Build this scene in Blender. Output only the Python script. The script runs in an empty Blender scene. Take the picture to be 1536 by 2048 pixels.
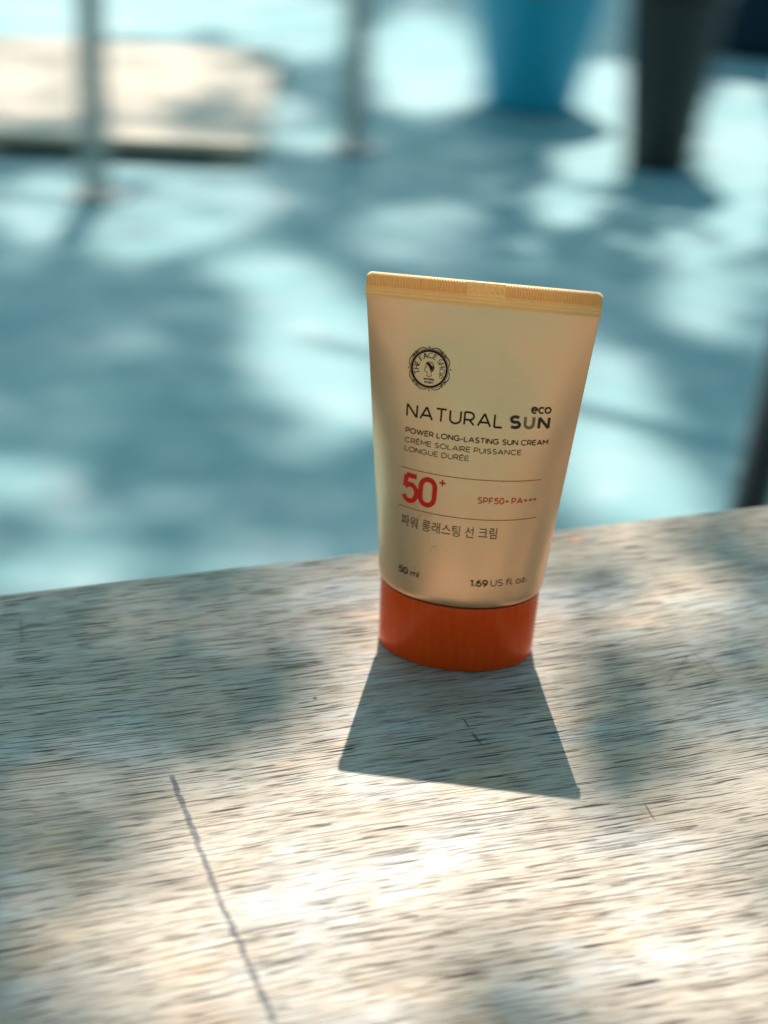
import bpy, bmesh, math, random
import numpy as np
from mathutils import Vector, Matrix

sc = bpy.context.scene
COL = sc.collection
random.seed(7)
rng = np.random.default_rng(11)
R = math.radians

# ------------------------------------------------------------------ camera
# metres; the tube stands on the table top (z = 0) at the origin, the ground is 0.74 m lower
F_PX = 3300.0                                    # focal length in pixels of the 1536 px wide photograph
CAM = np.array([-0.017614, -0.316516, 0.197449])
FW = np.array([0.0, 0.88621298, -0.46327805])
RT = np.array([0.99841982, 0.02603388, 0.04980067])
UP = np.array([-0.05619493, 0.46254599, 0.8848126])
cd = bpy.data.cameras.new('camera')
cam = bpy.data.objects.new('camera', cd); COL.objects.link(cam)
cd.sensor_fit = 'HORIZONTAL'; cd.sensor_width = 36; cd.lens = 36 * F_PX / 1536
cd.clip_start = 0.01; cd.clip_end = 500
cam.matrix_world = Matrix(((RT[0], UP[0], -FW[0], CAM[0]), (RT[1], UP[1], -FW[1], CAM[1]),
                           (RT[2], UP[2], -FW[2], CAM[2]), (0, 0, 0, 1)))
cd.dof.use_dof = True; cd.dof.focus_distance = 0.335; cd.dof.aperture_fstop = 18.0; cd.dof.aperture_ratio = 0.5
sc.camera = cam

# ------------------------------------------------------------------ sky, sun, exposure
SUN_EL = 58.4
w = bpy.data.worlds.new('World'); sc.world = w; w.use_nodes = True
nt = w.node_tree; nt.nodes.clear()
sky = nt.nodes.new('ShaderNodeTexSky'); sky.sky_type = 'NISHITA'; sky.sun_disc = False
sky.sun_elevation = R(SUN_EL); sky.sun_rotation = 0.0
sky.ozone_density = 1.5; sky.air_density = 1.0; sky.dust_density = 0.8
bg = nt.nodes.new('ShaderNodeBackground'); bg.inputs[1].default_value = 0.105
wo = nt.nodes.new('ShaderNodeOutputWorld')
tint = nt.nodes.new('ShaderNodeMix'); tint.data_type = 'RGBA'; tint.blend_type = 'MULTIPLY'; tint.inputs[0].default_value = 1.0
tint.inputs[7].default_value = (0.82, 1.07, 0.84, 1)          # slightly green-cyan sky, as the photograph's shade shows
nt.links.new(sky.outputs[0], tint.inputs[6]); nt.links.new(tint.outputs[2], bg.inputs[0]); nt.links.new(bg.outputs[0], wo.inputs[0])
sl = bpy.data.lights.new('sun', 'SUN'); sl.energy = 3.2; sl.angle = R(0.53); sl.color = (1.0, 0.91, 0.82)
so = bpy.data.objects.new('sun', sl); COL.objects.link(so)
SUND = np.array([0.0, math.cos(R(SUN_EL)), math.sin(R(SUN_EL))])      # towards the sun, behind the tube
so.rotation_euler = Vector(SUND).to_track_quat('Z', 'Y').to_euler(); so.location = (0, 4, 8)
vs = sc.view_settings
vs.view_transform = 'Standard'; vs.look = 'None'; vs.gamma = 1; vs.use_curve_mapping = False
vs.exposure = 1.40
sc.render.engine = 'CYCLES'
sc.cycles.use_denoising = True
sc.cycles.max_bounces = 6; sc.cycles.diffuse_bounces = 4; sc.cycles.glossy_bounces = 3
sc.cycles.caustics_reflective = False; sc.cycles.caustics_refractive = False

GZ = -0.74                                       # ground level
def pix(x, y, z):                                # a pixel's ray met with the level z
    d = FW + RT * (x - 768) / F_PX - UP * (y - 1024) / F_PX
    return CAM + d * ((z - CAM[2]) / d[2])
def to_px(P):
    d = np.atleast_2d(P) - CAM; z = d @ FW
    z = np.where(np.abs(z) < 1e-6, 1e-6, z)
    return np.stack([768 + F_PX * (d @ RT) / z, 1024 - F_PX * (d @ UP) / z], 1), z

# ------------------------------------------------------------------ helpers
def obj(name, verts, faces, mat, parent=None, smooth=False):
    me = bpy.data.meshes.new(name)
    me.from_pydata([tuple(map(float, v)) for v in verts], [], faces)
    me.update()
    if mat: me.materials.append(mat)
    if smooth:
        me.polygons.foreach_set('use_smooth', [True] * len(me.polygons))
    o = bpy.data.objects.new(name, me); COL.objects.link(o)
    if parent: o.parent = parent
    return o
def from_bm(name, bm, mat, parent=None, smooth=False):
    me = bpy.data.meshes.new(name); bm.normal_update(); bm.to_mesh(me); bm.free()
    if mat: me.materials.append(mat)
    if smooth: me.polygons.foreach_set('use_smooth', [True] * len(me.polygons))
    o = bpy.data.objects.new(name, me); COL.objects.link(o)
    if parent: o.parent = parent
    return o
def empty(name, loc, rz=0):
    o = bpy.data.objects.new(name, None); COL.objects.link(o)
    o.location = loc; o.rotation_euler = (0, 0, rz); o.empty_display_size = 0.05
    return o
def tag(o, label=None, cat=None, group=None, kind=None):
    if label: o['label'] = label
    if cat: o['category'] = cat
    if group: o['group'] = group
    if kind: o['kind'] = kind
    return o
def box_bm(sx, sy, sz, c=(0, 0, 0), bev=0.0, seg=2):
    bm = bmesh.new(); bmesh.ops.create_cube(bm, size=1)
    bmesh.ops.scale(bm, vec=(sx, sy, sz), verts=bm.verts)
    bmesh.ops.translate(bm, vec=c, verts=bm.verts)
    if bev: bmesh.ops.bevel(bm, geom=bm.edges[:], offset=bev, segments=seg, profile=0.5, affect='EDGES')
    return bm
def lathe(prof, n=48, cx=0, cy=0):
    V, Fc = [], []
    for r, z in prof:
        for k in range(n):
            a = 2 * math.pi * k / n; V.append((cx + r * math.cos(a), cy + r * math.sin(a), z))
    for i in range(len(prof) - 1):
        for k in range(n):
            k2 = (k + 1) % n; Fc.append((i * n + k, i * n + k2, (i + 1) * n + k2, (i + 1) * n + k))
    return V, Fc
def tube(pts, rad, n=12, wob=0.0):
    """swept round limb along points with a radius for each"""
    V, Fc = [], []
    P = [Vector(p) for p in pts]
    for i, p in enumerate(P):
        t = (P[min(i + 1, len(P) - 1)] - P[max(i - 1, 0)]).normalized()
        a = t.cross(Vector((0, 1, 0.13))).normalized(); b = t.cross(a)
        for k in range(n):
            an = 2 * math.pi * k / n
            r = rad[i] * (1 + wob * math.sin(3 * an + i * 1.3) + wob * random.uniform(-1, 1))
            V.append(p + a * r * math.cos(an) + b * r * math.sin(an))
    for i in range(len(P) - 1):
        for k in range(n):
            k2 = (k + 1) % n; Fc.append((i * n + k, i * n + k2, (i + 1) * n + k2, (i + 1) * n + k))
    Fc.append(tuple(range(n - 1, -1, -1))); Fc.append(tuple(range((len(P) - 1) * n, len(P) * n)))
    return V, Fc

# ------------------------------------------------------------------ materials
class NT:
    def __init__(s, name):
        s.m = bpy.data.materials.new(name); s.m.use_nodes = True; s.t = s.m.node_tree
        s.b = s.t.nodes['Principled BSDF']; s.out = s.t.nodes['Material Output']
    def n(s, typ, **kw):
        nd = s.t.nodes.new(typ)
        for k, v in kw.items(): setattr(nd, k, v)
        return nd
    def put(s, sock, v):
        if hasattr(v, 'links') or isinstance(v, bpy.types.NodeSocket): s.t.links.new(v, sock)
        elif isinstance(v, (tuple, list)):
            sock.default_value = (*v, 1) if (sock.type == 'RGBA' and len(v) == 3) else v
        else: sock.default_value = v
    def math(s, op, a, b=0.0, c=0.0, clamp=False):
        nd = s.n('ShaderNodeMath', operation=op, use_clamp=clamp)
        for i, v in enumerate((a, b, c)): s.put(nd.inputs[i], v)
        return nd.outputs[0]
    def mix(s, f, a, b, blend='MIX'):
        nd = s.n('ShaderNodeMix', data_type='RGBA', blend_type=blend)
        s.put(nd.inputs[0], f); s.put(nd.inputs[6], a); s.put(nd.inputs[7], b)
        return nd.outputs[2]
    def coord(s, which='Object'):
        return s.n('ShaderNodeTexCoord').outputs[which]
    def scale(s, vec, v, loc=(0, 0, 0)):
        nd = s.n('ShaderNodeMapping'); s.put(nd.inputs[0], vec)
        nd.inputs[1].default_value = loc; nd.inputs[3].default_value = v
        return nd.outputs[0]
    def noise(s, vec, scale=1.0, detail=2.0, rough=0.5, dist=0.0):
        nd = s.n('ShaderNodeTexNoise'); s.put(nd.inputs['Vector'], vec)
        nd.inputs['Scale'].default_value = scale; nd.inputs['Detail'].default_value = detail
        nd.inputs['Roughness'].default_value = rough; nd.inputs['Distortion'].default_value = dist
        return nd.outputs[0]
    def ramp(s, f, a, b):
        nd = s.n('ShaderNodeMapRange', interpolation_type='SMOOTHSTEP'); s.put(nd.inputs[0], f)
        nd.inputs[1].default_value = a; nd.inputs[2].default_value = b
        return nd.outputs[0]
    def bump(s, h, strength=0.3, dist=0.001):
        nd = s.n('ShaderNodeBump'); nd.inputs['Strength'].default_value = strength
        nd.inputs['Distance'].default_value = dist; s.put(nd.inputs['Height'], h)
        s.t.links.new(nd.outputs[0], s.b.inputs['Normal'])
    def set(s, **kw):
        for k, v in kw.items(): s.put(s.b.inputs[k.replace('_', ' ')], v)
        return s.m

def simple(name, col, rough=0.5, metal=0.0, var=0.12, scale=40.0, bump=0.0):
    m = NT(name); c = m.coord()
    nz = m.noise(c, scale, 4, 0.6)
    dark = tuple(x * (1 - var) for x in col); lite = tuple(min(1, x * (1 + var)) for x in col)
    m.set(Base_Color=m.mix(nz, dark, lite), Roughness=m.math('ADD', m.math('MULTIPLY', nz, 0.2), rough - 0.1), Metallic=metal)
    if bump: m.bump(nz, 0.4, bump)
    return m.m

# weathered open-grained wood; local x runs along the grain
EDGE_A, EDGE_B = pix(0, 1172, 0), pix(1536, 995, 0)
YAW_T = math.atan2(EDGE_B[1] - EDGE_A[1], EDGE_B[0] - EDGE_A[0])
TORG = pix(768, 1092, 0)
def to_table(p):
    d = np.array(p)[:2] - TORG[:2]; c, s = math.cos(YAW_T), math.sin(YAW_T)
    return (d[0] * c + d[1] * s, -d[0] * s + d[1] * c)

def wood():
    m = NT('weathered_wood'); c = m.coord()
    # slow wander of the grain
    wand = m.noise(m.scale(c, (5, 7, 1)), 1, 1, 0.4)
    wand2 = m.noise(m.scale(c, (55, 90, 1), (3, 1, 0)), 1, 2, 0.5)
    sep = m.n('ShaderNodeSeparateXYZ'); m.put(sep.inputs[0], c)
    yy = m.math('ADD', sep.outputs[1], m.math('MULTIPLY', wand, 0.016))
    yy = m.math('ADD', yy, m.math('MULTIPLY', wand2, 0.0006))
    cmb = m.n('ShaderNodeCombineXYZ'); m.put(cmb.inputs[0], sep.outputs[0]); m.put(cmb.inputs[1], yy)
    g = cmb.outputs[0]
    # pores: dashes 3-9 mm long and a few tenths wide
    p1 = m.noise(m.scale(g, (72, 2800, 1)), 1, 1.2, 0.45)
    p2 = m.noise(m.scale(g, (150, 3400, 1), (5.3, 2.7, 0)), 1, 1.0, 0.4)
    p3 = m.noise(m.scale(g, (40, 1700, 1), (1.3, 8.7, 0)), 1, 1.5, 0.5)
    dens = m.noise(m.scale(g, (14, 60, 1), (1, 7, 0)), 1, 2, 0.6)
    sh = m.math('MULTIPLY', m.math('SUBTRACT', dens, 0.5), 0.10)
    a1 = m.ramp(m.math('ADD', p1, sh), 0.592, 0.635)
    a2 = m.ramp(m.math('ADD', p2, sh), 0.60, 0.67)
    pore = m.math('MAXIMUM', m.math('MAXIMUM', a1, m.math('MULTIPLY', a2, 0.75)), m.math('MULTIPLY', m.ramp(m.math('ADD', p3, sh), 0.655, 0.70), 0.8))
    # long growth bands, fine fibre, bleached and stained patches
    band = m.noise(m.scale(g, (4, 130, 1), (2, 0, 0)), 1, 3, 0.55)
    fib = m.noise(m.scale(g, (60, 2600, 1)), 1, 2, 0.6)
    patch = m.noise(m.scale(c, (22, 38, 1), (4, 4, 0)), 1, 4, 0.6)
    patch2 = m.noise(m.scale(c, (35, 60, 1), (9, 2, 0)), 1, 5, 0.65)
    col = m.mix(m.ramp(band, 0.3, 0.7), (0.31, 0.25, 0.185), (0.42, 0.355, 0.28))
    col = m.mix(m.ramp(patch, 0.46, 0.66), col, (0.41, 0.39, 0.36))
    col = m.mix(m.math('MULTIPLY', m.ramp(patch2, 0.50, 0.70), 0.6), col, (0.50, 0.345, 0.22))
    fine = m.ramp(m.noise(m.scale(g, (30, 3600, 1), (2, 5, 0)), 1, 2, 0.5), 0.48, 0.62)
    col = m.mix(m.math('MULTIPLY', fine, 0.45), col, (0.16, 0.13, 0.10))
    col = m.mix(m.math('MULTIPLY', pore, 0.95), col, (0.035, 0.027, 0.022))
    # drawn marks and scuffs: distance to a segment
    ragn = m.math('SUBTRACT', m.noise(m.scale(c, (300, 300, 1)), 1, 2), 0.5)
    def seg(p, q, width, rag=0.0013):
        (ax, ay), (bx, by) = to_table(p), to_table(q)
        L = math.hypot(bx - ax, by - ay); ux, uy = (bx - ax) / L, (by - ay) / L
        dx = m.math('SUBTRACT', sep.outputs[0], ax); dy = m.math('SUBTRACT', sep.outputs[1], ay)
        al = m.math('ADD', m.math('MULTIPLY', dx, ux), m.math('MULTIPLY', dy, uy))
        ac = m.math('SUBTRACT', m.math('MULTIPLY', dy, ux), m.math('MULTIPLY', dx, uy))
        ac = m.math('ADD', ac, m.math('MULTIPLY', ragn, rag))
        d = m.ramp(m.math('ABSOLUTE', ac), width, width * 0.55)
        return m.math('MULTIPLY', d, m.math('MULTIPLY', m.ramp(al, -0.001, 0.001), m.ramp(al, L + 0.001, L - 0.001)))
    broken = m.ramp(m.noise(m.scale(c, (130, 420, 1), (8, 8, 0)), 1, 3, 0.6), 0.24, 0.5)
    line = m.math('MAXIMUM', seg(pix(343, 1552, 0), pix(440, 1800, 0), 0.00072), seg(pix(440, 1800, 0), pix(550, 2046, 0), 0.00072))
    line = m.math('MULTIPLY', line, m.math('ADD', m.math('MULTIPLY', broken, 0.5), 0.42))
    col = m.mix(line, col, (0.035, 0.035, 0.042))
    nick = m.math('MAXIMUM', seg(pix(944, 1467, 0), pix(962, 1487, 0), 0.0005), seg(pix(926, 1437, 0), pix(938, 1455, 0), 0.0003))
    faint = 0.4
    nick = m.math('MAXIMUM', nick, m.math('MULTIPLY', faint, seg(pix(1385, 1303, 0), pix(1442, 1352, 0), 0.00028)))
    nick = m.math('MAXIMUM', nick, m.math('MULTIPLY', faint, seg(pix(1378, 1310, 0), pix(1330, 1372, 0), 0.00035)))
    nick = m.math('MAXIMUM', nick, m.math('MULTIPLY', faint, seg(pix(40, 1238, 0), pix(44, 1285, 0), 0.0005)))
    nick = m.math('MAXIMUM', nick, seg(pix(1290, 1610, 0), pix(1310, 1640, 0), 0.00025))
    col = m.mix(m.math('MULTIPLY', nick, 0.8), col, (0.05, 0.04, 0.035))
    for px_, py_, rad, cc in ((1152, 1078, 0.0016, (0.55, 0.23, 0.10)), (1306, 1034, 0.0018, (0.60, 0.28, 0.13)), (1427, 1085, 0.0014, (0.58, 0.26, 0.12)),
                              (1080, 1286, 0.0006, (0.16, 0.12, 0.08)), (630, 1396, 0.0006, (0.07, 0.07, 0.08))):
        tx, ty = to_table(pix(px_, py_, 0))
        dd = m.n('ShaderNodeVectorMath', operation='DISTANCE'); cz = m.n('ShaderNodeCombineXYZ')
        m.put(cz.inputs[0], sep.outputs[0]); m.put(cz.inputs[1], sep.outputs[1])
        m.put(dd.inputs[0], cz.outputs[0]); dd.inputs[1].default_value = (tx, ty, 0)
        dn = m.math('ADD', dd.outputs[1], m.math('MULTIPLY', ragn, rad))
        col = m.mix(m.ramp(dn, rad, rad * 0.5), col, cc)
    # old varnish left on some of the ridges
    gloss = m.ramp(m.noise(m.scale(g, (16, 90, 1), (6, 6, 0)), 1, 4, 0.65), 0.5, 0.68)
    rough = m.math('SUBTRACT', m.math('ADD', 0.50, m.math('MULTIPLY', fib, 0.14)), m.math('MULTIPLY', gloss, 0.22))
    rough = m.math('ADD', rough, m.math('MULTIPLY', pore, 0.3))
    m.set(Base_Color=col, Roughness=rough, Specular_IOR_Level=0.5)
    h = m.math('SUBTRACT', m.math('ADD', m.math('MULTIPLY', fib, 0.25), m.math('MULTIPLY', band, 0.5)), pore)
    m.bump(h, 0.45, 0.00018)
    return m.m

def gold():
    m = NT('champagne_satin_plastic'); c = m.coord()
    nz = m.noise(c, 2600, 2, 0.6); big = m.noise(c, 70, 3, 0.55)
    col = m.mix(nz, (1.0, 0.525, 0.29), (1.0, 0.62, 0.385))
    smear = m.ramp(m.noise(m.scale(c, (260, 260, 330), (3, 3, 3)), 1, 5, 0.7), 0.62, 0.72)
    low = m.n('ShaderNodeSeparateXYZ'); m.put(low.inputs[0], c)
    lowz = m.ramp(low.outputs[2], 0.060, 0.024)
    col = m.mix(m.math('MULTIPLY', m.math('MULTIPLY', smear, lowz), 0.45), col, (0.42, 0.24, 0.09))
    m.set(Base_Color=col, Metallic=0.85, Roughness=m.math('ADD', 0.27, m.math('MULTIPLY', big, 0.12)), Specular_IOR_Level=0.5)
    dent = m.noise(m.scale(c, (90, 90, 60), (7, 3, 1)), 1, 2, 0.5)
    m.bump(m.math('ADD', m.math('MULTIPLY', nz, 0.02), dent), 0.6, 0.0006)
    return m.m
def seal_mat():
    m = NT('thin_gold_seal_film'); c = m.coord()
    nz = m.noise(c, 900, 2, 0.6)
    col = m.mix(nz, (0.76, 0.54, 0.28), (0.84, 0.62, 0.35))
    m.set(Base_Color=col, Metallic=0.0, Roughness=0.4)
    tr = m.n('ShaderNodeBsdfTranslucent'); m.put(tr.inputs[0], (0.95, 0.66, 0.34))
    mx = m.n('ShaderNodeMixShader'); mx.inputs[0].default_value = 0.4
    m.t.links.new(m.b.outputs[0], mx.inputs[1]); m.t.links.new(tr.outputs[0], mx.inputs[2])
    m.t.links.new(mx.outputs[0], m.out.inputs[0])
    return m.m
def orange():
    m = NT('orange_gloss_plastic'); c = m.coord()
    st = m.noise(m.scale(c, (1500, 1500, 90)), 1, 3, 0.6); sp = m.noise(c, 1400, 2, 0.6)
    col = m.mix(st, (0.97, 0.028, 0.001), (1.0, 0.125, 0.002))
    m.set(Base_Color=col, Roughness=m.math('ADD', 0.14, m.math('MULTIPLY', m.math('MULTIPLY', st, sp), 0.35)), Specular_IOR_Level=0.3)
    m.bump(st, 0.10, 0.0001)
    return m.m
def ink(name, col, rough=0.4, wear_sheen=0.0):
    m = NT(name); c = m.coord()
    nz = m.noise(c, 900, 4, 0.7)
    k = m.math('MULTIPLY', m.ramp(nz, 0.5, 0.75), 0.12 + wear_sheen)
    m.set(Base_Color=m.mix(k, col, (0.60, 0.45, 0.26)), Roughness=rough, Specular_IOR_Level=0.2)
    return m.m
M_WOOD = wood(); M_GOLD = gold(); M_SEAL = seal_mat(); M_CAP = orange()
M_INK = ink('dark_brown_print', (0.06, 0.012, 0.008), 0.6); M_INKB = ink('dark_bronze_print', (0.07, 0.03, 0.02), 0.3, 0.1)
M_SHEEN = ink('painted_sheen_print', (0.30, 0.19, 0.105), 0.3, 0.35)  # lighter tan paints the foil's reflection into the ink of the U
M_RED = ink('red_print', (0.95, 0.020, 0.008)); M_ORG = ink('orange_red_print', (0.68, 0.085, 0.012))

# ------------------------------------------------------------------ ground
def ground_mat():
    m = NT('pale_aqua_concrete'); c = m.coord()
    a = m.noise(c, 1.3, 5, 0.6); b = m.noise(c, 9, 6, 0.65); f = m.noise(c, 140, 3, 0.6)
    col = m.mix(m.ramp(a, 0.35, 0.65), (0.115, 0.275, 0.29), (0.215, 0.345, 0.36))
    col = m.mix(m.math('MULTIPLY', m.ramp(b, 0.5, 0.7), 0.5), col, (0.38, 0.42, 0.44))
    col = m.mix(m.math('MULTIPLY', f, 0.3), col, (0.15, 0.22, 0.23))
    m.set(Base_Color=col, Roughness=0.65); m.bump(f, 0.3, 0.004)
    return m.m
n = 40
V = [((i / n - 0.5) * 240, (j / n - 0.5) * 240, 0) for j in range(n + 1) for i in range(n + 1)]
Fg = [(j * (n + 1) + i, j * (n + 1) + i + 1, (j + 1) * (n + 1) + i + 1, (j + 1) * (n + 1) + i) for j in range(n) for i in range(n)]
gr = obj('ground', V, Fg, ground_mat()); gr.location.z = GZ
tag(gr, 'aqua grey concrete ground dappled with sunlight, out of focus', None, kind='structure')

# ------------------------------------------------------------------ table
tab = empty('wooden_table', (TORG[0], TORG[1], GZ), YAW_T)
tag(tab, 'weathered wooden table with open dark grain carrying the sunscreen tube', 'table')
TX, TY, TT = 1.30, 0.70, 0.028
bm = box_bm(TX, TY, TT, (0, 0, 0), 0.005, 5)
top = from_bm('table_top', bm, M_WOOD, tab); top.location = (0.05, -TY / 2 + 0.0015, -GZ - TT / 2)
# keep the wood's coordinates on the table's own axes
top.data.transform(Matrix.Translation((0.05, -TY / 2 + 0.0015, 0))); top.location.x = 0; top.location.y = 0
leg_me = None
for sx in (-0.55, 0.62):
    for sy in (-0.09, -0.60):
        if leg_me is None:
            o = from_bm('leg', box_bm(0.055, 0.055, 0.70, (0, 0, 0.35), 0.004), M_WOOD, tab); leg_me = o.data
        else:
            o = bpy.data.objects.new('leg', leg_me); COL.objects.link(o); o.parent = tab
        o.location = (sx, sy, 0.0)
for (lx, ly, cx, cy) in ((1.115, 0.022, 0.035, -0.09), (1.115, 0.022, 0.035, -0.60)):
    o = from_bm('apron', box_bm(lx, ly, 0.07, (cx, cy, 0.664), 0.002), M_WOOD, tab)

# ------------------------------------------------------------------ sunscreen tube
YAW = -0.10651; HT = 0.085388; SH = 0.0051; CH = 0.016056; SW = 0.023736
A0, RAT = 0.018, 0.6987; B0 = A0 * RAT
Z1 = HT - SH                                     # where the body meets the crimped seal
tb = empty('sunscreen_tube', (0, 0, 0), YAW)
tag(tb, 'champagne gold sunscreen tube standing on its orange oval cap', 'tube')
th = np.linspace(np.pi, 2 * np.pi, 2001)
ex_, ey_ = np.cos(th), RAT * np.sin(th)
sl_ = np.r_[0, np.cumsum(np.hypot(np.diff(ex_), np.diff(ey_)))]; q_ = 2 * sl_ / sl_[-1] - 1
def half_sec(qq): return np.interp(qq, q_, ex_), np.interp(qq, q_, ey_)
def surf(s, z, off=0.0):
    """front skin of the tube: s = distance along the skin from the middle, z = height"""
    qq = np.clip(np.asarray(s, float) / SW, -1, 1); z = np.asarray(z, float)
    v = np.clip((z - CH) / (Z1 - CH), 0, 1)
    ex, ey = half_sec(qq)
    return np.stack([(1 - v) * A0 * ex + v * qq * SW, A0 * ey * (1 - v ** 1.35) * (1 - 0.30 * v ** 3 * np.cos(qq * np.pi / 2) ** 2) - 0.00045 * v, z + 0 * qq], -1)
def surf_off(s, z, off):
    e = 1e-5
    P = surf(s, z); U = surf(np.asarray(s) + e, z) - surf(np.asarray(s) - e, z); W = surf(s, np.asarray(z) + e) - surf(s, np.asarray(z) - e)
    N = np.cross(U, W); N /= np.linalg.norm(N, axis=-1, keepdims=True) + 1e-20
    return P + N * off
# body
NQ, NZ = 150, 110
qs = np.sin(np.linspace(-np.pi / 2, np.pi / 2, NQ)) * 0.35 + np.linspace(-1, 1, NQ) * 0.65
zs = np.r_[CH + 0.0003 + np.array([0.0, 0.00008, 0.0003, 0.0006, 0.0010, 0.0015, 0.0021]), np.linspace(CH + 0.0028, Z1, NZ)]
V, Fc = [], []
for z in zs:
    t = min(1, max(0, z - CH - 0.0003) / 0.0021); k = 0.958 + 0.042 * math.sqrt(max(0, 1 - (1 - t) ** 2))     # rounded shoulder
    fr = surf(qs * SW, z)
    # slight dents from squeezing
    fr[:, 1] += 0.00035 * np.exp(-((qs - 0.42) / 0.22) ** 2 - ((z - 0.066) / 0.008) ** 2)
    fr[:, 1] += 0.00025 * np.exp(-((qs + 0.5) / 0.3) ** 2 - ((z - 0.074) / 0.006) ** 2)
    fr[:, 0] *= k; fr[:, 1] *= k
    bk = fr[::-1][1:-1].copy(); bk[:, 1] *= -1
    V += [tuple(p) for p in fr] + [tuple(p) for p in bk]
NR = 2 * NQ - 2
for i in range(len(zs) - 1):
    for k in range(NR):
        k2 = (k + 1) % NR; Fc.append((i * NR + k, i * NR + k2, (i + 1) * NR + k2, (i + 1) * NR + k))
body = obj('tube_body', V, Fc, M_GOLD, tb, True)

# oval cap
NC = 160
prof = [(0.0, 0.0006), (0.90, 0.0), (0.955, 0.0), (0.972, 0.00018), (0.978, 0.0005), (0.984, 0.004), (0.990, 0.010), (0.994, CH - 0.0006), (0.990, CH - 0.0002), (0.975, CH), (0.90, CH), (0.88, CH - 0.001)]
V, Fc = [], []
for r, z in prof:
    for k in range(NC):
        a = 2 * math.pi * k / NC; V.append((0.0177 * r * math.cos(a), 0.0177 * RAT * r * math.sin(a), z))
for i in range(len(prof) - 1):
    for k in range(NC):
        k2 = (k + 1) % NC; Fc.append((i * NC + k, i * NC + k2, (i + 1) * NC + k2, (i + 1) * NC + k))
cap = obj('cap', V, Fc, M_CAP, tb, True)
tag(cap, 'glossy orange oval cap')

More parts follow.
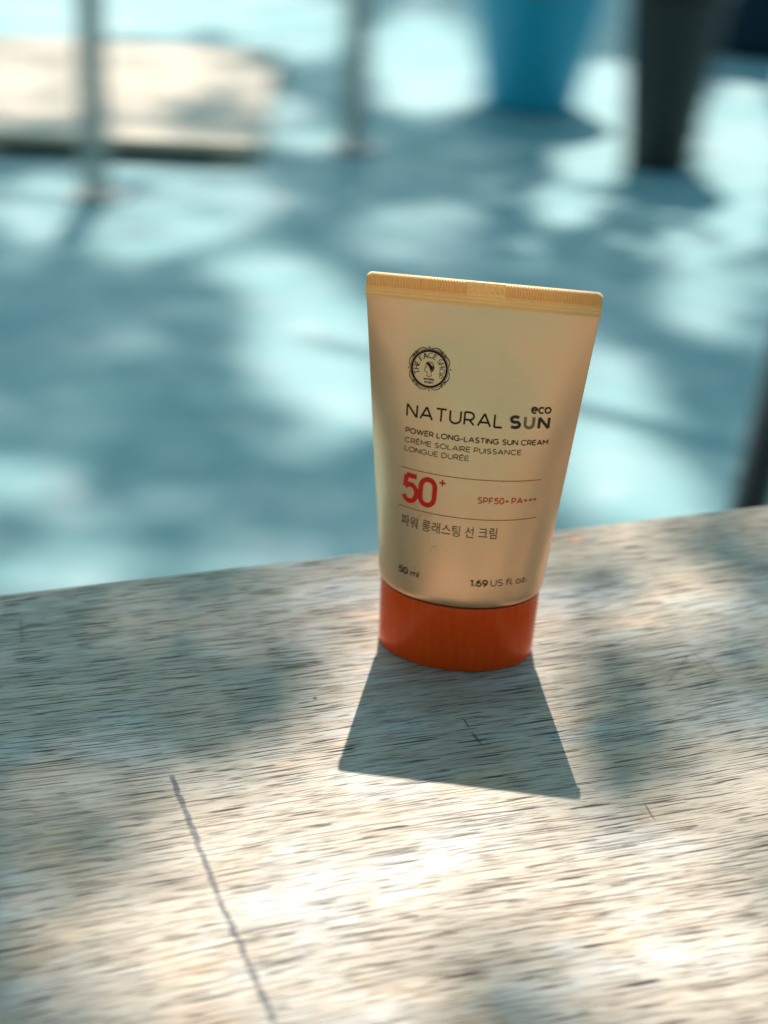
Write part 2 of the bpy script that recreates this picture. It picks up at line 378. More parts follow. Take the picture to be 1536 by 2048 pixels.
# ------------------------------------------------------------------ printed lettering (stroke letters laid on the skin)
def arc(cx, cy, rx, ry, a0, a1, k=14):
    return [(cx + rx * math.cos(R(a0 + (a1 - a0) * i / k)), cy + ry * math.sin(R(a0 + (a1 - a0) * i / k))) for i in range(k + 1)]
def oval(w, cx=None, h=1.0):
    return [arc((w / 2 if cx is None else cx), h / 2, w / 2, h / 2, 90, 450, 32)]
GL = {
 'A': (.86, [[(0, 0), (.43, 1)], [(.43, 1), (.86, 0)], [(.15, .30), (.71, .30)]]),
 'C': (.86, [arc(.48, .5, .48, .5, 48, 312, 28)]),
 'D': (.80, [[(0, 0), (0, 1)], [(0, 1), (.32, 1)] + arc(.32, .5, .46, .5, 90, -90, 20) + [(.32, 0), (0, 0)]]),
 'E': (.60, [[(0, 0), (0, 1)], [(0, 1), (.60, 1)], [(0, .52), (.54, .52)], [(0, 0), (.60, 0)]]),
 'F': (.58, [[(0, 0), (0, 1)], [(0, 1), (.58, 1)], [(0, .48), (.52, .48)]]),
 'G': (.92, [arc(.48, .5, .48, .5, 48, 325, 28) + [(.875, .46)], [(.875, .46), (.52, .46)]]),
 'H': (.74, [[(0, 0), (0, 1)], [(.74, 0), (.74, 1)], [(0, .52), (.74, .52)]]),
 'I': (.0, [[(0, 0), (0, 1)]]),
 'L': (.54, [[(0, 1), (0, 0)], [(0, 0), (.54, 0)]]),
 'M': (.88, [[(0, 0), (0, 1)], [(0, 1), (.44, .34)], [(.44, .34), (.88, 1)], [(.88, 1), (.88, 0)]]),
 'N': (.74, [[(0, 0), (0, 1)], [(0, 1), (.74, 0)], [(.74, 0), (.74, 1)]]),
 'O': (1.0, oval(1.0)),
 'P': (.62, [[(0, 0), (0, 1)], [(0, 1), (.32, 1)] + arc(.32, .69, .30, .31, 90, -90, 16) + [(0, .38)]]),
 'R': (.66, [[(0, 0), (0, 1)], [(0, 1), (.34, 1)] + arc(.34, .70, .29, .30, 90, -90, 16) + [(0, .40)], [(.34, .40), (.66, 0)]]),
 'S': (.64, [arc(.33, .745, .28, .255, 40, 90, 6)[:-1] + arc(.33, .745, .28, .255, 90, 250, 12) + arc(.32, .27, .31, .27, 72, -90, 14)[1:] + arc(.32, .27, .31, .27, -90, -142, 6)[1:]]),
 'T': (.70, [[(.35, 0), (.35, 1)], [(0, 1), (.70, 1)]]),
 'U': (.74, [[(0, 1), (0, .37)] + arc(.37, .37, .37, .37, 180, 360, 18)[1:] + [(.74, 1)]]),
 'W': (1.20, [[(0, 1), (.32, 0)], [(.32, 0), (.60, 1)], [(.60, 1), (.88, 0)], [(.88, 0), (1.2, 1)]]),
 'Y': (.76, [[(0, 1), (.38, .45)], [(.76, 1), (.38, .45)], [(.38, .45), (.38, 0)]]),
 '0': (.60, [[(0, .70)] + arc(.30, .70, .30, .30, 180, 0, 18)[1:] + [(.60, .30)] + arc(.30, .30, .30, .30, 0, -180, 18)[1:] + [(0, .70)]]),
 '1': (.24, [[(.24, 0), (.24, 1)], [(.24, 1), (0, .84)]]),
 '5': (.58, [[(.54, 1), (.08, 1)], [(.08, 1), (.04, .53)], [(.04, .53)] + arc(.28, .325, .30, .325, 118, -90, 20) + arc(.28, .325, .30, .325, -90, -158, 6)[1:]]),
 '6': (.60, [arc(.30, .31, .30, .31, 180, 540, 28), [(0, .31)] + [(.02, .5), (.10, .74), (.26, .92), (.46, 1.0)]]),
 '8': (.60, [arc(.30, .75, .25, .25, 0, 360, 24), arc(.30, .26, .30, .26, 0, 360, 24)]),
 '9': (.60, [arc(.30, .69, .30, .31, 0, 360, 28), [(.60, .69), (.58, .5), (.50, .26), (.34, .08), (.14, 0)]]),
 '+': (.56, [[(0, .46), (.56, .46)], [(.28, .18), (.28, .74)]]),
 '-': (.34, [[(0, .40), (.34, .40)]]),
 '.': (.14, [[(.07, -.03), (.07, .19)]]),
 'e': (.62, [[(.0, .37), (.62, .37)] + arc(.31, .34, .31, .34, 5, 310, 24)]),
 'c': (.54, [arc(.32, .34, .32, .34, 48, 312, 20)]),
 'o': (.66, [arc(.33, .34, .33, .34, 0, 360, 28)]),
 'm': (.92, [[(0, 0), (0, .66)], [(0, .40)] + arc(.23, .43, .23, .24, 180, 0, 12)[1:] + [(.46, 0)], [(.46, .40)] + arc(.69, .43, .23, .24, 180, 0, 12)[1:] + [(.92, 0)]]),
 'l': (.0, [[(0, 0), (0, 1.04)]]),
 'f': (.40, [[(.14, 0), (.14, .80)] + arc(.34, .80, .20, .24, 180, 80, 8)[1:], [(0, .64), (.36, .64)]]),
 'z': (.48, [[(0, .66), (.48, .66)], [(.48, .66), (0, 0)], [(0, 0), (.48, 0)]]),
}
GL['È'] = (GL['E'][0], GL['E'][1] + [[(.20, 1.32), (.36, 1.14)]])
GL['É'] = (GL['E'][0], GL['E'][1] + [[(.24, 1.14), (.42, 1.32)]])

class Ink:
    """flat lettering collected as ribbons in (s, z) millimetres, then laid on the tube skin"""
    def __init__(s): s.q = []; s.k = 0
    def ribbon(s, pts, wd, closed=False, step=0.45):
        P = [np.array(pts[0], float)]
        for a, b in zip(pts[:-1], pts[1:]):
            a, b = np.array(a, float), np.array(b, float); L = np.linalg.norm(b - a)
            if L < 1e-9: continue
            for i in range(1, max(1, math.ceil(L / step)) + 1): P.append(a + (b - a) * i / max(1, math.ceil(L / step)))
        P = np.array(P)
        if len(P) < 2: return
        closed = np.linalg.norm(P[0] - P[-1]) < 1e-6
        T = np.gradient(P, axis=0)
        if closed: T[0] = T[-1] = P[1] - P[-2]
        T /= np.linalg.norm(T, axis=1, keepdims=True) + 1e-12
        N = np.stack([-T[:, 1], T[:, 0]], 1)
        if np.ndim(wd) == 0: wd = np.full(len(P), wd)
        else: wd = np.interp(np.linspace(0, 1, len(P)), np.linspace(0, 1, len(wd)), wd)
        s.k += 1
        s.q.append((P + N * wd[:, None] / 2, P - N * wd[:, None] / 2, s.k))
    def text(s, txt, s0, s1, z0, h, wd, track=0.24, space=0.42, bold=None, rise=0.0):
        adv, pos, x = [], [], 0.0
        for ch in txt:
            if ch == ' ': x += space; pos.append(None); continue
            pos.append(x); x += GL[ch][0] + track
        tot = x - track; kx = (s1 - s0 - wd) / tot
        for i, ch in enumerate(txt):
            if ch == ' ': continue
            ww = (wd * (1.15 if wd < .5 else 1.0)) if bold is None or not bold[i] else bold[i]
            for st in GL[ch][1]:
                # strokes sit inside the letter height
                s.ribbon([(s0 + wd / 2 + (pos[i] + a) * kx, z0 + wd / 2 + b * (h - wd) + rise * (pos[i] + a) / tot) for a, b in st], ww)
    def build(s, name, mat, parent, off=0.00005, thick=False, place=None):
        V, Fc = [], []
        for Lf, Rg, k in s.q:
            o = off + (k % 7) * 4e-6
            fn = place or (lambda q, oo: surf_off(q[:, 0] * 1e-3, q[:, 1] * 1e-3, oo))
            A, B = fn(Lf, o), fn(Rg, o); b = len(V); m = len(A)
            V += list(A) + list(B)
            for i in range(m - 1): Fc.append((b + i, b + m + i, b + m + i + 1, b + i + 1))
            if thick:
                A2, B2 = fn(Lf, o - 0.0002), fn(Rg, o - 0.0002); c = len(V); V += list(A2) + list(B2)
                for i in range(m - 1):
                    Fc.append((b + i + 1, c + i + 1, c + i, b + i)); Fc.append((b + m + i, c + m + i, c + m + i + 1, b + m + i + 1))
                Fc.append((b, c, c + m, b + m)); Fc.append((b + m - 1, b + 2 * m - 1, c + 2 * m - 1, c + m - 1))
        return obj(name, V, Fc, mat, parent)

def printed(name, mat, txt, *a, **k):
    i = Ink(); i.text(txt, *a, **k); return i.build(name, mat, body)
printed('product_name_print', M_INK, 'NATURAL', -14.0, 6.45, 56.15, 2.9, 0.34, track=.27)
printed('bold_name_print', M_INKB, 'S', 7.65, 10.25, 56.15, 2.85, 0.62)
printed('bold_name_print', M_SHEEN, 'U', 10.72, 13.15, 56.15, 2.85, 0.62)
i_ = Ink(); i_.text('N', 13.75, 16.5, 56.05, 2.85, 0.62)
i_.build('bold_name_print', M_INKB, body)
printed('range_name_print', M_INKB, 'eco', 12.05, 16.45, 59.45, 1.35 / .68, 0.30, track=.2)
printed('description_print', M_INK, 'POWER LONG-LASTING SUN CREAM', -13.9, 16.6, 52.75, 1.18, 0.185)
printed('description_print', M_INK, 'CRÈME SOLAIRE PUISSANCE', -13.9, 10.9, 50.7, 1.12, 0.14)
printed('description_print', M_INK, 'LONGUE DURÉE', -13.85, 0.15, 48.85, 1.12, 0.14)
for z0, s0, s1 in ((45.2, -14.45, 16.1), (36.72, -14.45, 15.9)):
    i_ = Ink(); i_.ribbon([(s0, z0), (s1, z0 - 0.1)], 0.16); i_.build('rule_line', M_ORG, body)
i_ = Ink(); i_.text('50', -13.85, -5.85, 37.75, 6.55, 1.05, track=.17)
i_.ribbon([(-5.55, 43.6), (-4.15, 43.6)], 0.34); i_.ribbon([(-4.85, 42.9), (-4.85, 44.3)], 0.34)
i_.build('protection_factor_print', M_RED, body)
printed('protection_grade_print', M_RED, 'SPF50+ PA+++', 2.7, 15.55, 40.15, 1.38, 0.20, track=.30, space=.25)
t_ = '50 ml'; printed('volume_print', M_INK, t_, -13.35, -8.35, 21.65, 1.5, 0.19, bold=[.3, .3, 0, 0, 0])
t_ = '1.69 US fl. oz.'; printed('volume_print', M_INK, t_, 2.75, 15.55, 21.75, 1.5, 0.17, track=.22, space=.30, bold=[.31] * 4 + [0] * 11)
# Korean line: outline letters from Blender's built-in typeface
cu = bpy.data.curves.new('korean_line', 'FONT'); cu.body = '파워 롱래스팅 선 크림'; cu.size = 1.0; cu.resolution_u = 4
to = bpy.data.objects.new('korean_line', cu); COL.objects.link(to)
bpy.context.view_layer.update()
dg = bpy.context.evaluated_depsgraph_get()
me = bpy.data.meshes.new_from_object(to.evaluated_get(dg))
bpy.data.objects.remove(to); bpy.data.curves.remove(cu)
if len(me.vertices):
    bm = bmesh.new(); bm.from_mesh(me)
    xs = [v.co.x for v in bm.verts]; ys = [v.co.y for v in bm.verts]
    x0, x1, y0, y1 = min(xs), max(xs), min(ys), max(ys)
    bmesh.ops.triangulate(bm, faces=bm.faces[:])
    for v in bm.verts:
        v.co.x = -13.45 + (v.co.x - x0) / (x1 - x0) * 20.85; v.co.y = 32.55 + (v.co.y - y0) / (y1 - y0) * 2.45; v.co.z = 0
    for _ in range(3):
        lg = [e for e in bm.edges if e.calc_length() > 0.6]
        if not lg: break
        bmesh.ops.subdivide_edges(bm, edges=lg, cuts=1); bmesh.ops.triangulate(bm, faces=bm.faces[:])
    co = np.array([v.co[:2] for v in bm.verts]); P = surf_off(co[:, 0] * 1e-3, co[:, 1] * 1e-3, 0.00006)
    for v, p in zip(bm.verts, P): v.co = p
    from_bm('korean_description_print', bm, M_INK, body)
bpy.data.meshes.remove(me)

# round emblem: scrolled ring, lettering along the ring, a head in profile
LC = (-9.75, 66.75); LR = 4.5
i_ = Ink(); C2 = lambda r, a: (LC[0] + r * math.cos(R(a)), LC[1] + r * math.sin(R(a)))
ring = lambda r: [C2(r, a) for a in range(0, 361, 6)]
i_.ribbon(ring(LR * .82), 0.46); i_.ribbon(ring(LR * .905), 0.09)
for k in range(4):                               # scrolls at the diagonals with beads between them
    for sgn in (1, -1):
        a0 = 45 + 90 * k + 4
        pts = [C2(LR * (.93 + .075 * math.sin(math.pi * t)), a0 + sgn * (4 + 34 * t)) for t in np.linspace(0, 1, 12)]
        i_.ribbon(pts, [.24, .16, .10], step=.2)
        c0 = C2(LR * .955, a0 + sgn * 5); i_.ribbon([(c0[0] + .26 * math.cos(R(x)), c0[1] + .26 * math.sin(R(x))) for x in range(0, 331, 30)], .13, step=.1)
    c0 = C2(LR * .985, 90 * k + 4); i_.ribbon([(c0[0] + .13 * math.cos(R(x)), c0[1] + .13 * math.sin(R(x))) for x in range(0, 361, 40)], .10, step=.08)
emb = i_.build('emblem_ring', M_INK, body)
def ring_text(i, txt, r, h, a_start, a_end, wd, serif=0.0, track=.30, space=.36):
    x = 0; pos = []
    for ch in txt:
        if ch == ' ': pos.append(None); x += space; continue
        pos.append(x); x += GL[ch][0] + track
    tot = x - track
    for n_, ch in enumerate(txt):
        if ch == ' ': continue
        gw = GL[ch][0]
        am = a_start + (a_end - a_start) * (pos[n_] + gw / 2) / tot
        cx, cz = C2(r, am); ux, uz = math.sin(R(am)), -math.cos(R(am)); vx, vz = math.cos(R(am)), math.sin(R(am))
        kx = abs(R(a_end - a_start)) * (r + h / 2) / tot
        for st in GL[ch][1]:
            vert = len(st) == 2 and abs(st[0][0] - st[1][0]) < .5 * abs(st[0][1] - st[1][1])
            f = lambda a, b: (cx + (a - gw / 2) * kx * ux + b * h * vx, cz + (a - gw / 2) * kx * uz + b * h * vz)
            i.ribbon([f(a, b) for a, b in st], wd if vert else wd * .7, step=.2)
            if serif and vert:
                for a, b in st:
                    if b in (0, 1): i.ribbon([f(a - .13, b), f(a + .13, b)], wd * .55, step=.2)
i_ = Ink(); ring_text(i_, 'THE FACE SHOP', LR * .50, .98, 207, -33, .17, .5)
i_.build('emblem_name_print', M_INK, body)
i_ = Ink()
i_.text('NATURAL', LC[0] - 1.0, LC[0] + 1.3, LC[1] - 2.35, .46, .10, track=.26)
i_.text('STORY', LC[0] - .8, LC[0] + 1.1, LC[1] - 3.0, .44, .10, track=.3)
i_.build('emblem_motto_print', M_INK, body)
i_ = Ink(); H = lambda pts: [(LC[0] + a * 1.0, LC[1] + b * 1.0) for a, b in pts]
i_.ribbon(H([(.05, 1.45), (-.45, 1.35), (-.75, 1.0), (-.85, .6), (-.80, .38), (-1.05, 0.0), (-.88, -.06), (-.93, -.22), (-.84, -.32), (-.90, -.48), (-.72, -.66), (-.42, -.62), (-.30, -.75), (-.34, -1.15), (-.52, -1.42), (.10, -1.58), (.62, -1.36), (.50, -1.0), (.52, -.55)]), .10, step=.15)
i_.ribbon(H([(.05, 1.45), (.6, 1.25), (.95, .75), (1.0, .2), (.85, -.3), (.52, -.55)]), .13, step=.15)
for k in range(5):
    t = k / 4
    i_.ribbon(H([(-.70 + .3 * t, 1.0 + .3 * t), (-.25 + .35 * t, .75 + .3 * t), (.15 + .3 * t, .25 + .35 * t), (.25 + .35 * t, -.25 + .3 * t)]), .13, step=.15)
for a, b, r in ((.55, .15, .30), (.72, -.1, .22), (.45, -.25, .24), (.70, .45, .2)):
    i_.ribbon(H([(a + r * math.cos(R(x)), b + r * math.sin(R(x))) for x in range(0, 361, 30)]), .13, step=.1)
i_.ribbon(H([(-.66, .32), (-.48, .40), (-.36, .34)]), .09, step=.1); i_.ribbon(H([(-.62, .18), (-.44, .20)]), .08, step=.1)
i_.build('emblem_head_print', M_INK, body)
# crimped seal: a thin film with rounded top corners, upright ribs above, level ridges below and a raised batch code
def make_seal():
    V, Fc = [], []
    nx, nz = 560, 56; rc = 0.0013; pitch = 0.00058
    X = np.linspace(-1, 1, nx + 1); Zr = np.linspace(0, 1, nz + 1)
    segs = []; txt = '8H055'; xx = 0; tot = sum(GL[c][0] + .34 for c in txt) - .34
    for c in txt:
        for st in GL[c][1]:
            for p, q in zip(st[:-1], st[1:]):
                segs.append([(-3.0 + (xx + u) / tot * 6.8, (.57 + .34 * v) * SH * 1e3) for u, v in (p, q)])
        xx += GL[c][0] + .34
    def code(x, z):                                   # x, z in millimetres
        d = np.full(x.shape, 9.0)
        for (ax, az), (bx, bz) in segs:
            L2 = (bx - ax) ** 2 + (bz - az) ** 2 + 1e-9
            t = np.clip(((x - ax) * (bx - ax) + (z - az) * (bz - az)) / L2, 0, 1)
            d = np.minimum(d, np.hypot(x - ax - t * (bx - ax), z - az - t * (bz - az)))
        return np.clip((0.30 - d) / 0.14, 0, 1)
    for side in (-1, 1):
        for hh in Zr:
            zz = Z1 + SH * hh; hw = SW + 0.0002
            if HT - zz < rc: hw -= rc - math.sqrt(max(0, rc * rc - (rc - (HT - zz)) ** 2))
            x = hw * X; off = np.full(nx + 1, 0.00050)
            if hh < 0.465: off = off + 0.00016 * (0.5 - 0.5 * math.cos(hh * 2 * math.pi / 0.155))
            else:
                rib = 0.00052 * (0.5 + 0.5 * np.cos(x / pitch * 2 * np.pi)) * min(1, (hh - 0.465) / 0.05) * min(1, (1.0 - hh) / 0.05)
                mid = (x > -0.0035) & (x < 0.0043)
                off = off + np.where(mid, 0.00030 * code(x * 1e3, np.full_like(x, hh * SH * 1e3)) if side < 0 else 0, rib)
            V += list(zip(x, side * off, np.full(nx + 1, zz)))
    st = (nz + 1) * (nx + 1)
    idx = lambda s, j, i: s * st + j * (nx + 1) + i
    for j in range(nz):
        for i in range(nx):
            Fc.append((idx(0, j, i), idx(0, j, i + 1), idx(0, j + 1, i + 1), idx(0, j + 1, i)))
            Fc.append((idx(1, j, i + 1), idx(1, j, i), idx(1, j + 1, i), idx(1, j + 1, i + 1)))
        Fc.append((idx(1, j, 0), idx(0, j, 0), idx(0, j + 1, 0), idx(1, j + 1, 0)))
        Fc.append((idx(0, j, nx), idx(1, j, nx), idx(1, j + 1, nx), idx(0, j + 1, nx)))
    for i in range(nx):
        Fc.append((idx(0, nz, i), idx(0, nz, i + 1), idx(1, nz, i + 1), idx(1, nz, i)))
        Fc.append((idx(0, 0, i + 1), idx(0, 0, i), idx(1, 0, i), idx(1, 0, i + 1)))
    return tag(obj('crimped_seal', V, Fc, M_SEAL, tb, True), 'crimped end seal with fine ribs and a raised batch code')

make_seal()

# ------------------------------------------------------------------ things on the ground behind the table
M_BARK = simple('dark_bark', (0.050, 0.042, 0.042), 0.8, 0, 0.5, 30, 0.006)
M_DARK = simple('charcoal_plastic', (0.022, 0.022, 0.025), 0.6, 0, 0.3, 30)
M_POST = simple('grey_painted_steel', (0.34, 0.33, 0.32), 0.5)
M_TAN = simple('sandy_planks', (0.42, 0.345, 0.27), 0.6, 0, 0.15, 12)
M_BLUE = simple('bright_blue_plastic', (0.02, 0.36, 0.55), 0.4)
M_NAVY = simple('dark_navy_glaze', (0.008, 0.022, 0.04), 0.35)
M_BLACK = simple('black_painted_metal', (0.012, 0.013, 0.015), 0.4)
M_GREY = simple('grey_seat_vinyl', (0.25, 0.27, 0.28), 0.5)

def post(px_, py_, rad, label):
    p = pix(px_, py_, GZ); r = empty('steel_post', (p[0], p[1], GZ))
    tag(r, label, 'post', 'slim posts behind the table')
    V, Fc = lathe([(rad, 0.006), (rad, 0.44), (rad * .8, 0.45), (0.001, 0.455)], 24); obj('pole', V, Fc, M_POST, r, True)
    V, Fc = lathe([(0.001, 0.0), (rad * 2.1, 0.0), (rad * 2.1, 0.008), (rad * 1.0, 0.010)], 24); obj('base_plate', V, Fc, M_POST, r)
post(192, 395, 0.025, 'slim blurred grey post in front of the sandy wooden platform')
post(706, 300, 0.025, 'slim blurred grey post left of the blue bucket')

# low platform of sandy boards
pf = pix(300, 335, GZ); pl = empty('wooden_platform', (-0.86, pf[1] + 0.02, GZ), R(2))
tag(pl, 'low sandy coloured wooden platform behind the leftmost post', 'platform')
PH = 0.034
for k in range(6):
    o = from_bm('plank', box_bm(1.10, 0.145, 0.02, (0, 0.08 + k * 0.15, PH), 0.003), M_TAN, pl)
for sx in (-0.5, 0, 0.5): from_bm('bearer', box_bm(0.05, 0.88, PH - 0.010, (sx, 0.455, (PH - 0.010) / 2), 0.002), M_TAN, pl)

# blue bucket
p = pix(1062, 228, GZ); bk = empty('plastic_bucket', (p[0], p[1] + 0.10, GZ))
tag(bk, 'bright blue plastic bucket on the ground left of the dark bin', 'bucket')
V, Fc = lathe([(0.001, 0.0), (0.105, 0.0), (0.11, 0.01), (0.165, 0.32), (0.172, 0.325), (0.172, 0.34), (0.162, 0.34), (0.160, 0.32), (0.106, 0.012), (0.001, 0.010)], 40)
obj('bucket_body', V, Fc, M_BLUE, bk, True)
V, Fc = tube([(0.176 * math.cos(a), -0.176 * abs(math.sin(a)), 0.325 - 0.04 * math.sin(a)) for a in np.linspace(0, math.pi, 20)], [0.004] * 20, 8)
obj('handle', V, Fc, M_GREY, bk, True)

# dark planter in the far corner
p = pix(1515, 120, GZ); pt = empty('planter_pot', (p[0] + 0.02, p[1] + 0.17, GZ))
tag(pt, 'dark navy planter pot in the top right corner', 'pot')
V, Fc = lathe([(0.001, 0.0), (0.15, 0.0), (0.17, 0.03), (0.21, 0.36), (0.23, 0.37), (0.23, 0.42), (0.20, 0.42), (0.195, 0.36), (0.001, 0.35)], 40)
obj('pot_body', V, Fc, M_NAVY, pt, True)
V, Fc = lathe([(0.197, 0.375), (0.12, 0.383), (0.001, 0.387)], 40); obj('soil', V, Fc, M_BARK, pt)

# dark bin, flared towards its rim
p = pix(1322, 345, GZ); bn = empty('waste_bin', (p[0], p[1] + 0.07, GZ)); tag(bn, 'dark grey flared bin standing right of the blue bucket', 'bin')
V, Fc = lathe([(0.001, 0.0), (0.066, 0.0), (0.070, 0.006), (0.104, 0.36), (0.112, 0.365), (0.112, 0.38), (0.102, 0.38), (0.100, 0.36), (0.068, 0.02), (0.001, 0.018)], 40)
obj('bin_body', V, Fc, M_DARK, bn, True)
V, Fc = lathe([(0.104, 0.345), (0.109, 0.346), (0.109, 0.356), (0.104, 0.357)], 40); obj('rim_band', V, Fc, M_BLACK, bn, True)

# black stool just beyond the table's far edge, mostly outside the frame
z0 = -0.43; pa = CAM + (FW + RT * (1508 - 768) / F_PX - UP * (985 - 1024) / F_PX) * 0.95
pb = CAM + (FW + RT * (1551 - 768) / F_PX - UP * (720 - 1024) / F_PX) * 0.95
pb[1] = pa[1] + (pb[1] - pa[1]) * 0.35
dirn = (pb - pa) / (pb - pa)[2]
foot = pa + dirn * (GZ - pa[2]); head = pa + dirn * (-0.02 - pa[2])
SHT = 0.72                                        # a bar stool, its seat out of view to the right
rh = 0.13; sx, sy = head[0] + rh, head[1]
rf = sx - foot[0]
stl = empty('bar_stool', (sx, sy, GZ)); tag(stl, 'black metal stool leg slanting at the right edge behind the table', 'stool')
for k in range(4):
    a = math.pi + k * math.pi / 2; ca, sa = math.cos(a), math.sin(a)
    dy = (foot[1] - head[1]) if k == 0 else 0
    V, Fc = tube([(rf * ca, rf * sa + dy, 0.0), (rh * ca, rh * sa, SHT)], [0.012, 0.012], 16); obj('leg', V, Fc, M_BLACK, stl, True)
V, Fc = lathe([(0.001, SHT - .002), (0.160, SHT - .002), (0.167, SHT + .005), (0.167, SHT + .022), (0.155, SHT + .032), (0.001, SHT + .036)], 40); obj('seat', V, Fc, M_GREY, stl, True)
rr_ = rf + (rh - rf) * 0.2 / SHT
V, Fc = tube([(rr_ * math.cos(a), rr_ * math.sin(a), 0.2) for a in np.linspace(0, 2 * math.pi, 41)], [0.007] * 41, 10); obj('foot_ring', V, Fc, M_BLACK, stl, True)

# ------------------------------------------------------------------ tree: trunk out of view, crown overhead throws the dappled shade
def inside(poly, x, y):
    c = np.zeros(len(x), bool); n_ = len(poly)
    for i in range(n_):
        (xa, ya), (xb, yb) = poly[i], poly[(i + 1) % n_]
        c ^= ((ya > y) != (yb > y)) & (x < (xb - xa) * (y - ya) / (yb - ya + 1e-9) + xa)
    return c
# sun patches on the ground as the photograph shows them: centre, radii, turn, how open the gap in the leaves is
SPOTS = [(90, 20, 260, 70, 0, 1), (330, 20, 110, 60, 0, 1), (560, 40, 150, 80, 10, .95), (850, 130, 115, 105, 30, 1), (560, 240, 125, 48, 22, .75), (120, 180, 330, 100, 0, .85),
         (220, 440, 220, 70, 5, .8), (90, 400, 140, 45, 0, .7), (280, 330, 100, 65, 0, .7), (420, 400, 120, 85, 0, .7), (500, 530, 130, 50, 10, .7), (30, 510, 60, 40, 0, .5),
         (640, 700, 150, 120, 40, 1), (600, 620, 130, 60, 10, .7), (700, 800, 90, 90, 0, 1), (275, 697, 50, 36, 0, .75), (105, 735, 52, 40, 0, .35), (100, 830, 90, 30, 0, .3),
         (640, 895, 48, 38, 0, .6), (60, 965, 100, 60, 10, .6), (170, 1060, 65, 45, 0, .75), (90, 1150, 160, 50, 0, .8), (275, 1130, 70, 40, 0, .9), (490, 1140, 110, 45, 0, .75),
         (820, 455, 110, 62, -10, .55), (1195, 250, 78, 130, 12, 1), (1130, 412, 58, 50, 0, .95), (1330, 375, 85, 32, 45, .85), (1480, 330, 85, 190, 0, 1), (1450, 580, 120, 100, 0, .8),
         (1290, 480, 90, 25, 10, .45), (1210, 800, 120, 110, 20, .95), (1230, 950, 150, 100, 25, 1), (1330, 1020, 120, 60, 10, .9), (1500, 930, 40, 60, 0, .4)]
def ground_gap(x, y):
    L = np.zeros(len(x))
    for cx, cy, rx, ry, a, v in SPOTS:
        c, s = math.cos(R(a)), math.sin(R(a)); dx, dy = x - cx, y - cy
        d = np.hypot((dx * c + dy * s) / rx, (-dx * s + dy * c) / ry)
        L = np.maximum(L, v * np.clip((1.25 - d) / 0.4, 0, 1))
    return L
T_LIT = [(730, 1375), (560, 1440), (430, 1495), (300, 1565), (230, 1680), (180, 1800), (150, 2100), (1600, 2100), (1600, 1690), (1340, 1650), (1200, 1600), (1130, 1480), (1085, 1330), (900, 1200)]
T_LIT2 = [(1040, 1310), (1080, 1000), (1640, 900), (1640, 1290), (1400, 1320), (1230, 1400), (1100, 1430)]
T_TUBE = [(640, 1360), (760, 1150), (1080, 1150), (1120, 1400), (1190, 1620), (660, 1560)]
def table_gap(x, y):
    L = np.where((x < 140) & (y > 1480), 0.10, np.where((y > 1270) & (x < 720), 0.25, 0.42))
    L[inside(T_LIT2, x, y)] = .72; L[inside(T_LIT, x, y)] = 1; L[inside(T_TUBE, x, y)] = 1
    L[(np.hypot(x - 1030, (y - 1990)) < 60)] = 0.1
    for cx, cy, rx, ry, v in ((1500, 1500, 100, 60, .9), (1350, 1520, 160, 90, .55), (380, 1190, 70, 60, .8), (620, 1130, 150, 40, .85), (80, 1200, 130, 60, .55), (600, 1260, 200, 50, .4), (60, 2010, 80, 60, .8)):
        k = np.hypot((x - cx) / rx, (y - cy) / ry) < 1; L[k] = np.maximum(L[k], v)
    return L
def leaves(P, size):
    n_ = len(P)
    a = rng.normal(size=(n_, 3)); a /= np.linalg.norm(a, axis=1, keepdims=True)
    b = np.cross(a, rng.normal(size=(n_, 3))); b /= np.linalg.norm(b, axis=1, keepdims=True)
    nrm = np.cross(a, b); s = (size * rng.uniform(.7, 1.25, n_))[:, None]
    V = np.stack([P - a * s * .5, P + b * s * .27 - a * s * .05 + nrm * s * .06, P + a * s * .5, P - b * s * .27 - a * s * .05 + nrm * s * .06], 1).reshape(-1, 3)
    return V
def leaf_mesh(name, V, mat, parent):
    n_ = len(V) // 4; me = bpy.data.meshes.new(name)
    me.vertices.add(len(V)); me.vertices.foreach_set('co', (V - np.array(parent.location)).ravel())
    me.loops.add(len(V)); me.loops.foreach_set('vertex_index', np.arange(len(V), dtype=np.int32))
    me.polygons.add(n_); me.polygons.foreach_set('loop_start', np.arange(0, len(V), 4, dtype=np.int32))
    me.update(calc_edges=True); me.materials.append(mat)
    o = bpy.data.objects.new(name, me); COL.objects.link(o); o.parent = parent
    return tag(o, kind='stuff')
def leaf_mat():
    m = NT('tree_leaf'); c = m.coord(); nz = m.noise(c, 3, 3)
    m.set(Base_Color=m.mix(nz, (0.035, 0.085, 0.03), (0.08, 0.13, 0.04)), Roughness=0.5)
    return m.m
M_LEAF = leaf_mat()
tree = empty('shade_tree', (1.75, 3.4, GZ)); tag(tree, 'tree out of view, whose leafy crown overhead throws the dappled shade', 'tree')
TL = np.array(tree.location)
V, Fc = tube([(0, 0, -0.02), (0, 0, .05), (0.0, 0, .3), (.01, .03, 1.0), (-.05, .1, 2.0), (-.15, .3, 3.2), (-.2, .7, 4.6), (-.25, 1.2, 6.0)],
             [.095, .080, .072, .070, .066, .058, .045, .028], 20, 0.03)
trunk = obj('trunk', V, Fc, M_BARK, tree, True)
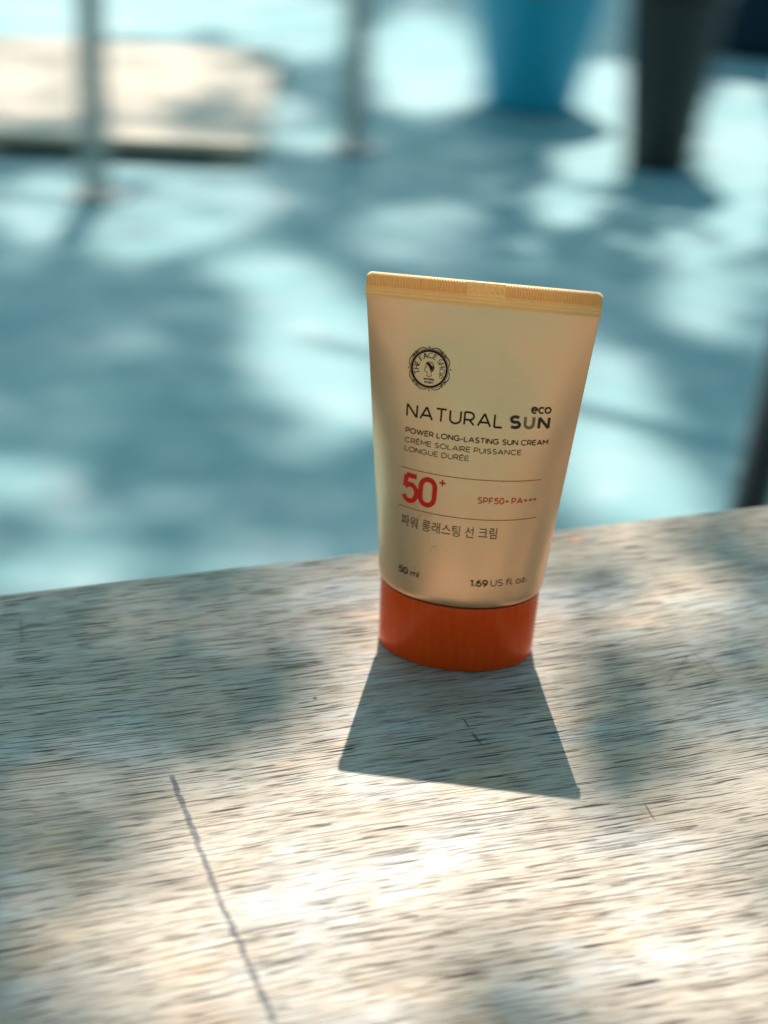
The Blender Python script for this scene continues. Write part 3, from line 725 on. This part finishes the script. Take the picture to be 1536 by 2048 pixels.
for pts, r0 in (([(-.06, .12, 2.1), (-.5, -.5, 2.75), (-1.0, -1.1, 3.1), (-1.5, -1.6, 3.2), (-2.0, -2.1, 3.05)], .035), ([(-.15, .3, 3.2), (-1.0, 1.0, 4.6), (-1.9, 2.2, 5.8)], .04),
                ([(-.1, .2, 2.8), (.9, .9, 4.4), (1.9, 2.2, 5.7)], .04), ([(-.2, .6, 4.3), (-.3, 2.0, 5.6), (-.2, 3.6, 6.3)], .035)):
    V, Fc = tube(pts, list(np.linspace(r0, r0 * .3, len(pts))), 10, 0.04); obj('limb', V, Fc, M_BARK, tree, True)
# crown leaves: candidates cast their shadow on the ground; those that would close a sun patch are dropped
N = 60000
G = np.stack([rng.uniform(-1.9, 2.0, N), rng.uniform(1.05, 5.9, N), np.full(N, GZ)], 1)
P2, zz = to_px(G); gap = ground_gap(P2[:, 0], P2[:, 1])
frame = (P2[:, 0] > -60) & (P2[:, 0] < 1600) & (P2[:, 1] > -60)
nzv = 0.5 + 0.5 * np.sin(G[:, 0] * 7 + 2 * np.sin(G[:, 1] * 3)) * np.sin(G[:, 1] * 6 + G[:, 0] * 2)
gap = np.where(frame, gap, np.where(nzv > .66, .9, .15))
keep = rng.uniform(0, 1, N) > gap ** .55
G = G[keep]; P2 = P2[keep]; tt = np.where((P2[:, 0] > 980) & (P2[:, 1] < 520), rng.uniform(4.6, 5.8, len(G)), rng.uniform(9.5, 12.5, len(G)))
LV = [leaves(G + SUND * tt[:, None], 0.075)]
N = 16000
G = np.stack([rng.uniform(-7, 7, N), rng.uniform(-7, 9, N), np.full(N, GZ)], 1)
inn = (np.abs(G[:, 0]) < 1.95) & (G[:, 1] > 0.95) & (G[:, 1] < 5.9)
tabl = (np.abs(G[:, 0]) < .8) & (np.abs(G[:, 1] + .45) < .8)
nzv = np.sin(G[:, 0] * 3.1 + 1.5 * np.sin(G[:, 1] * 1.7)) * np.sin(G[:, 1] * 2.7 + G[:, 0])
opn = np.zeros(len(G), bool)
G = G[~inn & ~tabl & (nzv < .35) & ~opn]; tt = rng.uniform(6.0, 7.6, len(G)); LV.append(leaves(G + SUND * tt[:, None], 0.15))
N = 12000                                       # unseen leaf skirt added behind the viewer to block sky fill
ang = rng.uniform(R(185), R(355), N); rad = rng.uniform(3.2, 4.6, N)
LV.append(leaves(np.stack([rad * 1.5 * np.cos(ang), rad * np.sin(ang), rng.uniform(-.2, 5.4, N)], 1), 0.26))
leaf_mesh('crown_with_added_skirt', np.concatenate(LV), M_LEAF, tree)  # overhead leaves joined with the added skirt
# a low bough over the table's far side shades parts of the table top
N = 5200
G = np.stack([rng.uniform(-.34, .34, N), rng.uniform(-.24, .20, N), np.zeros(N)], 1)
P2, zz = to_px(G); gap = table_gap(P2[:, 0], P2[:, 1])
# the tube stands higher than the table: keep its own sun path clear as well
keep = rng.uniform(0, 1, N) > gap ** .6
G = G[keep]; tt = rng.uniform(2.2, 3.2, len(G)); leaf_mesh('low_bough_leaves', leaves(G + SUND * tt[:, None], 0.04), M_LEAF, tree)
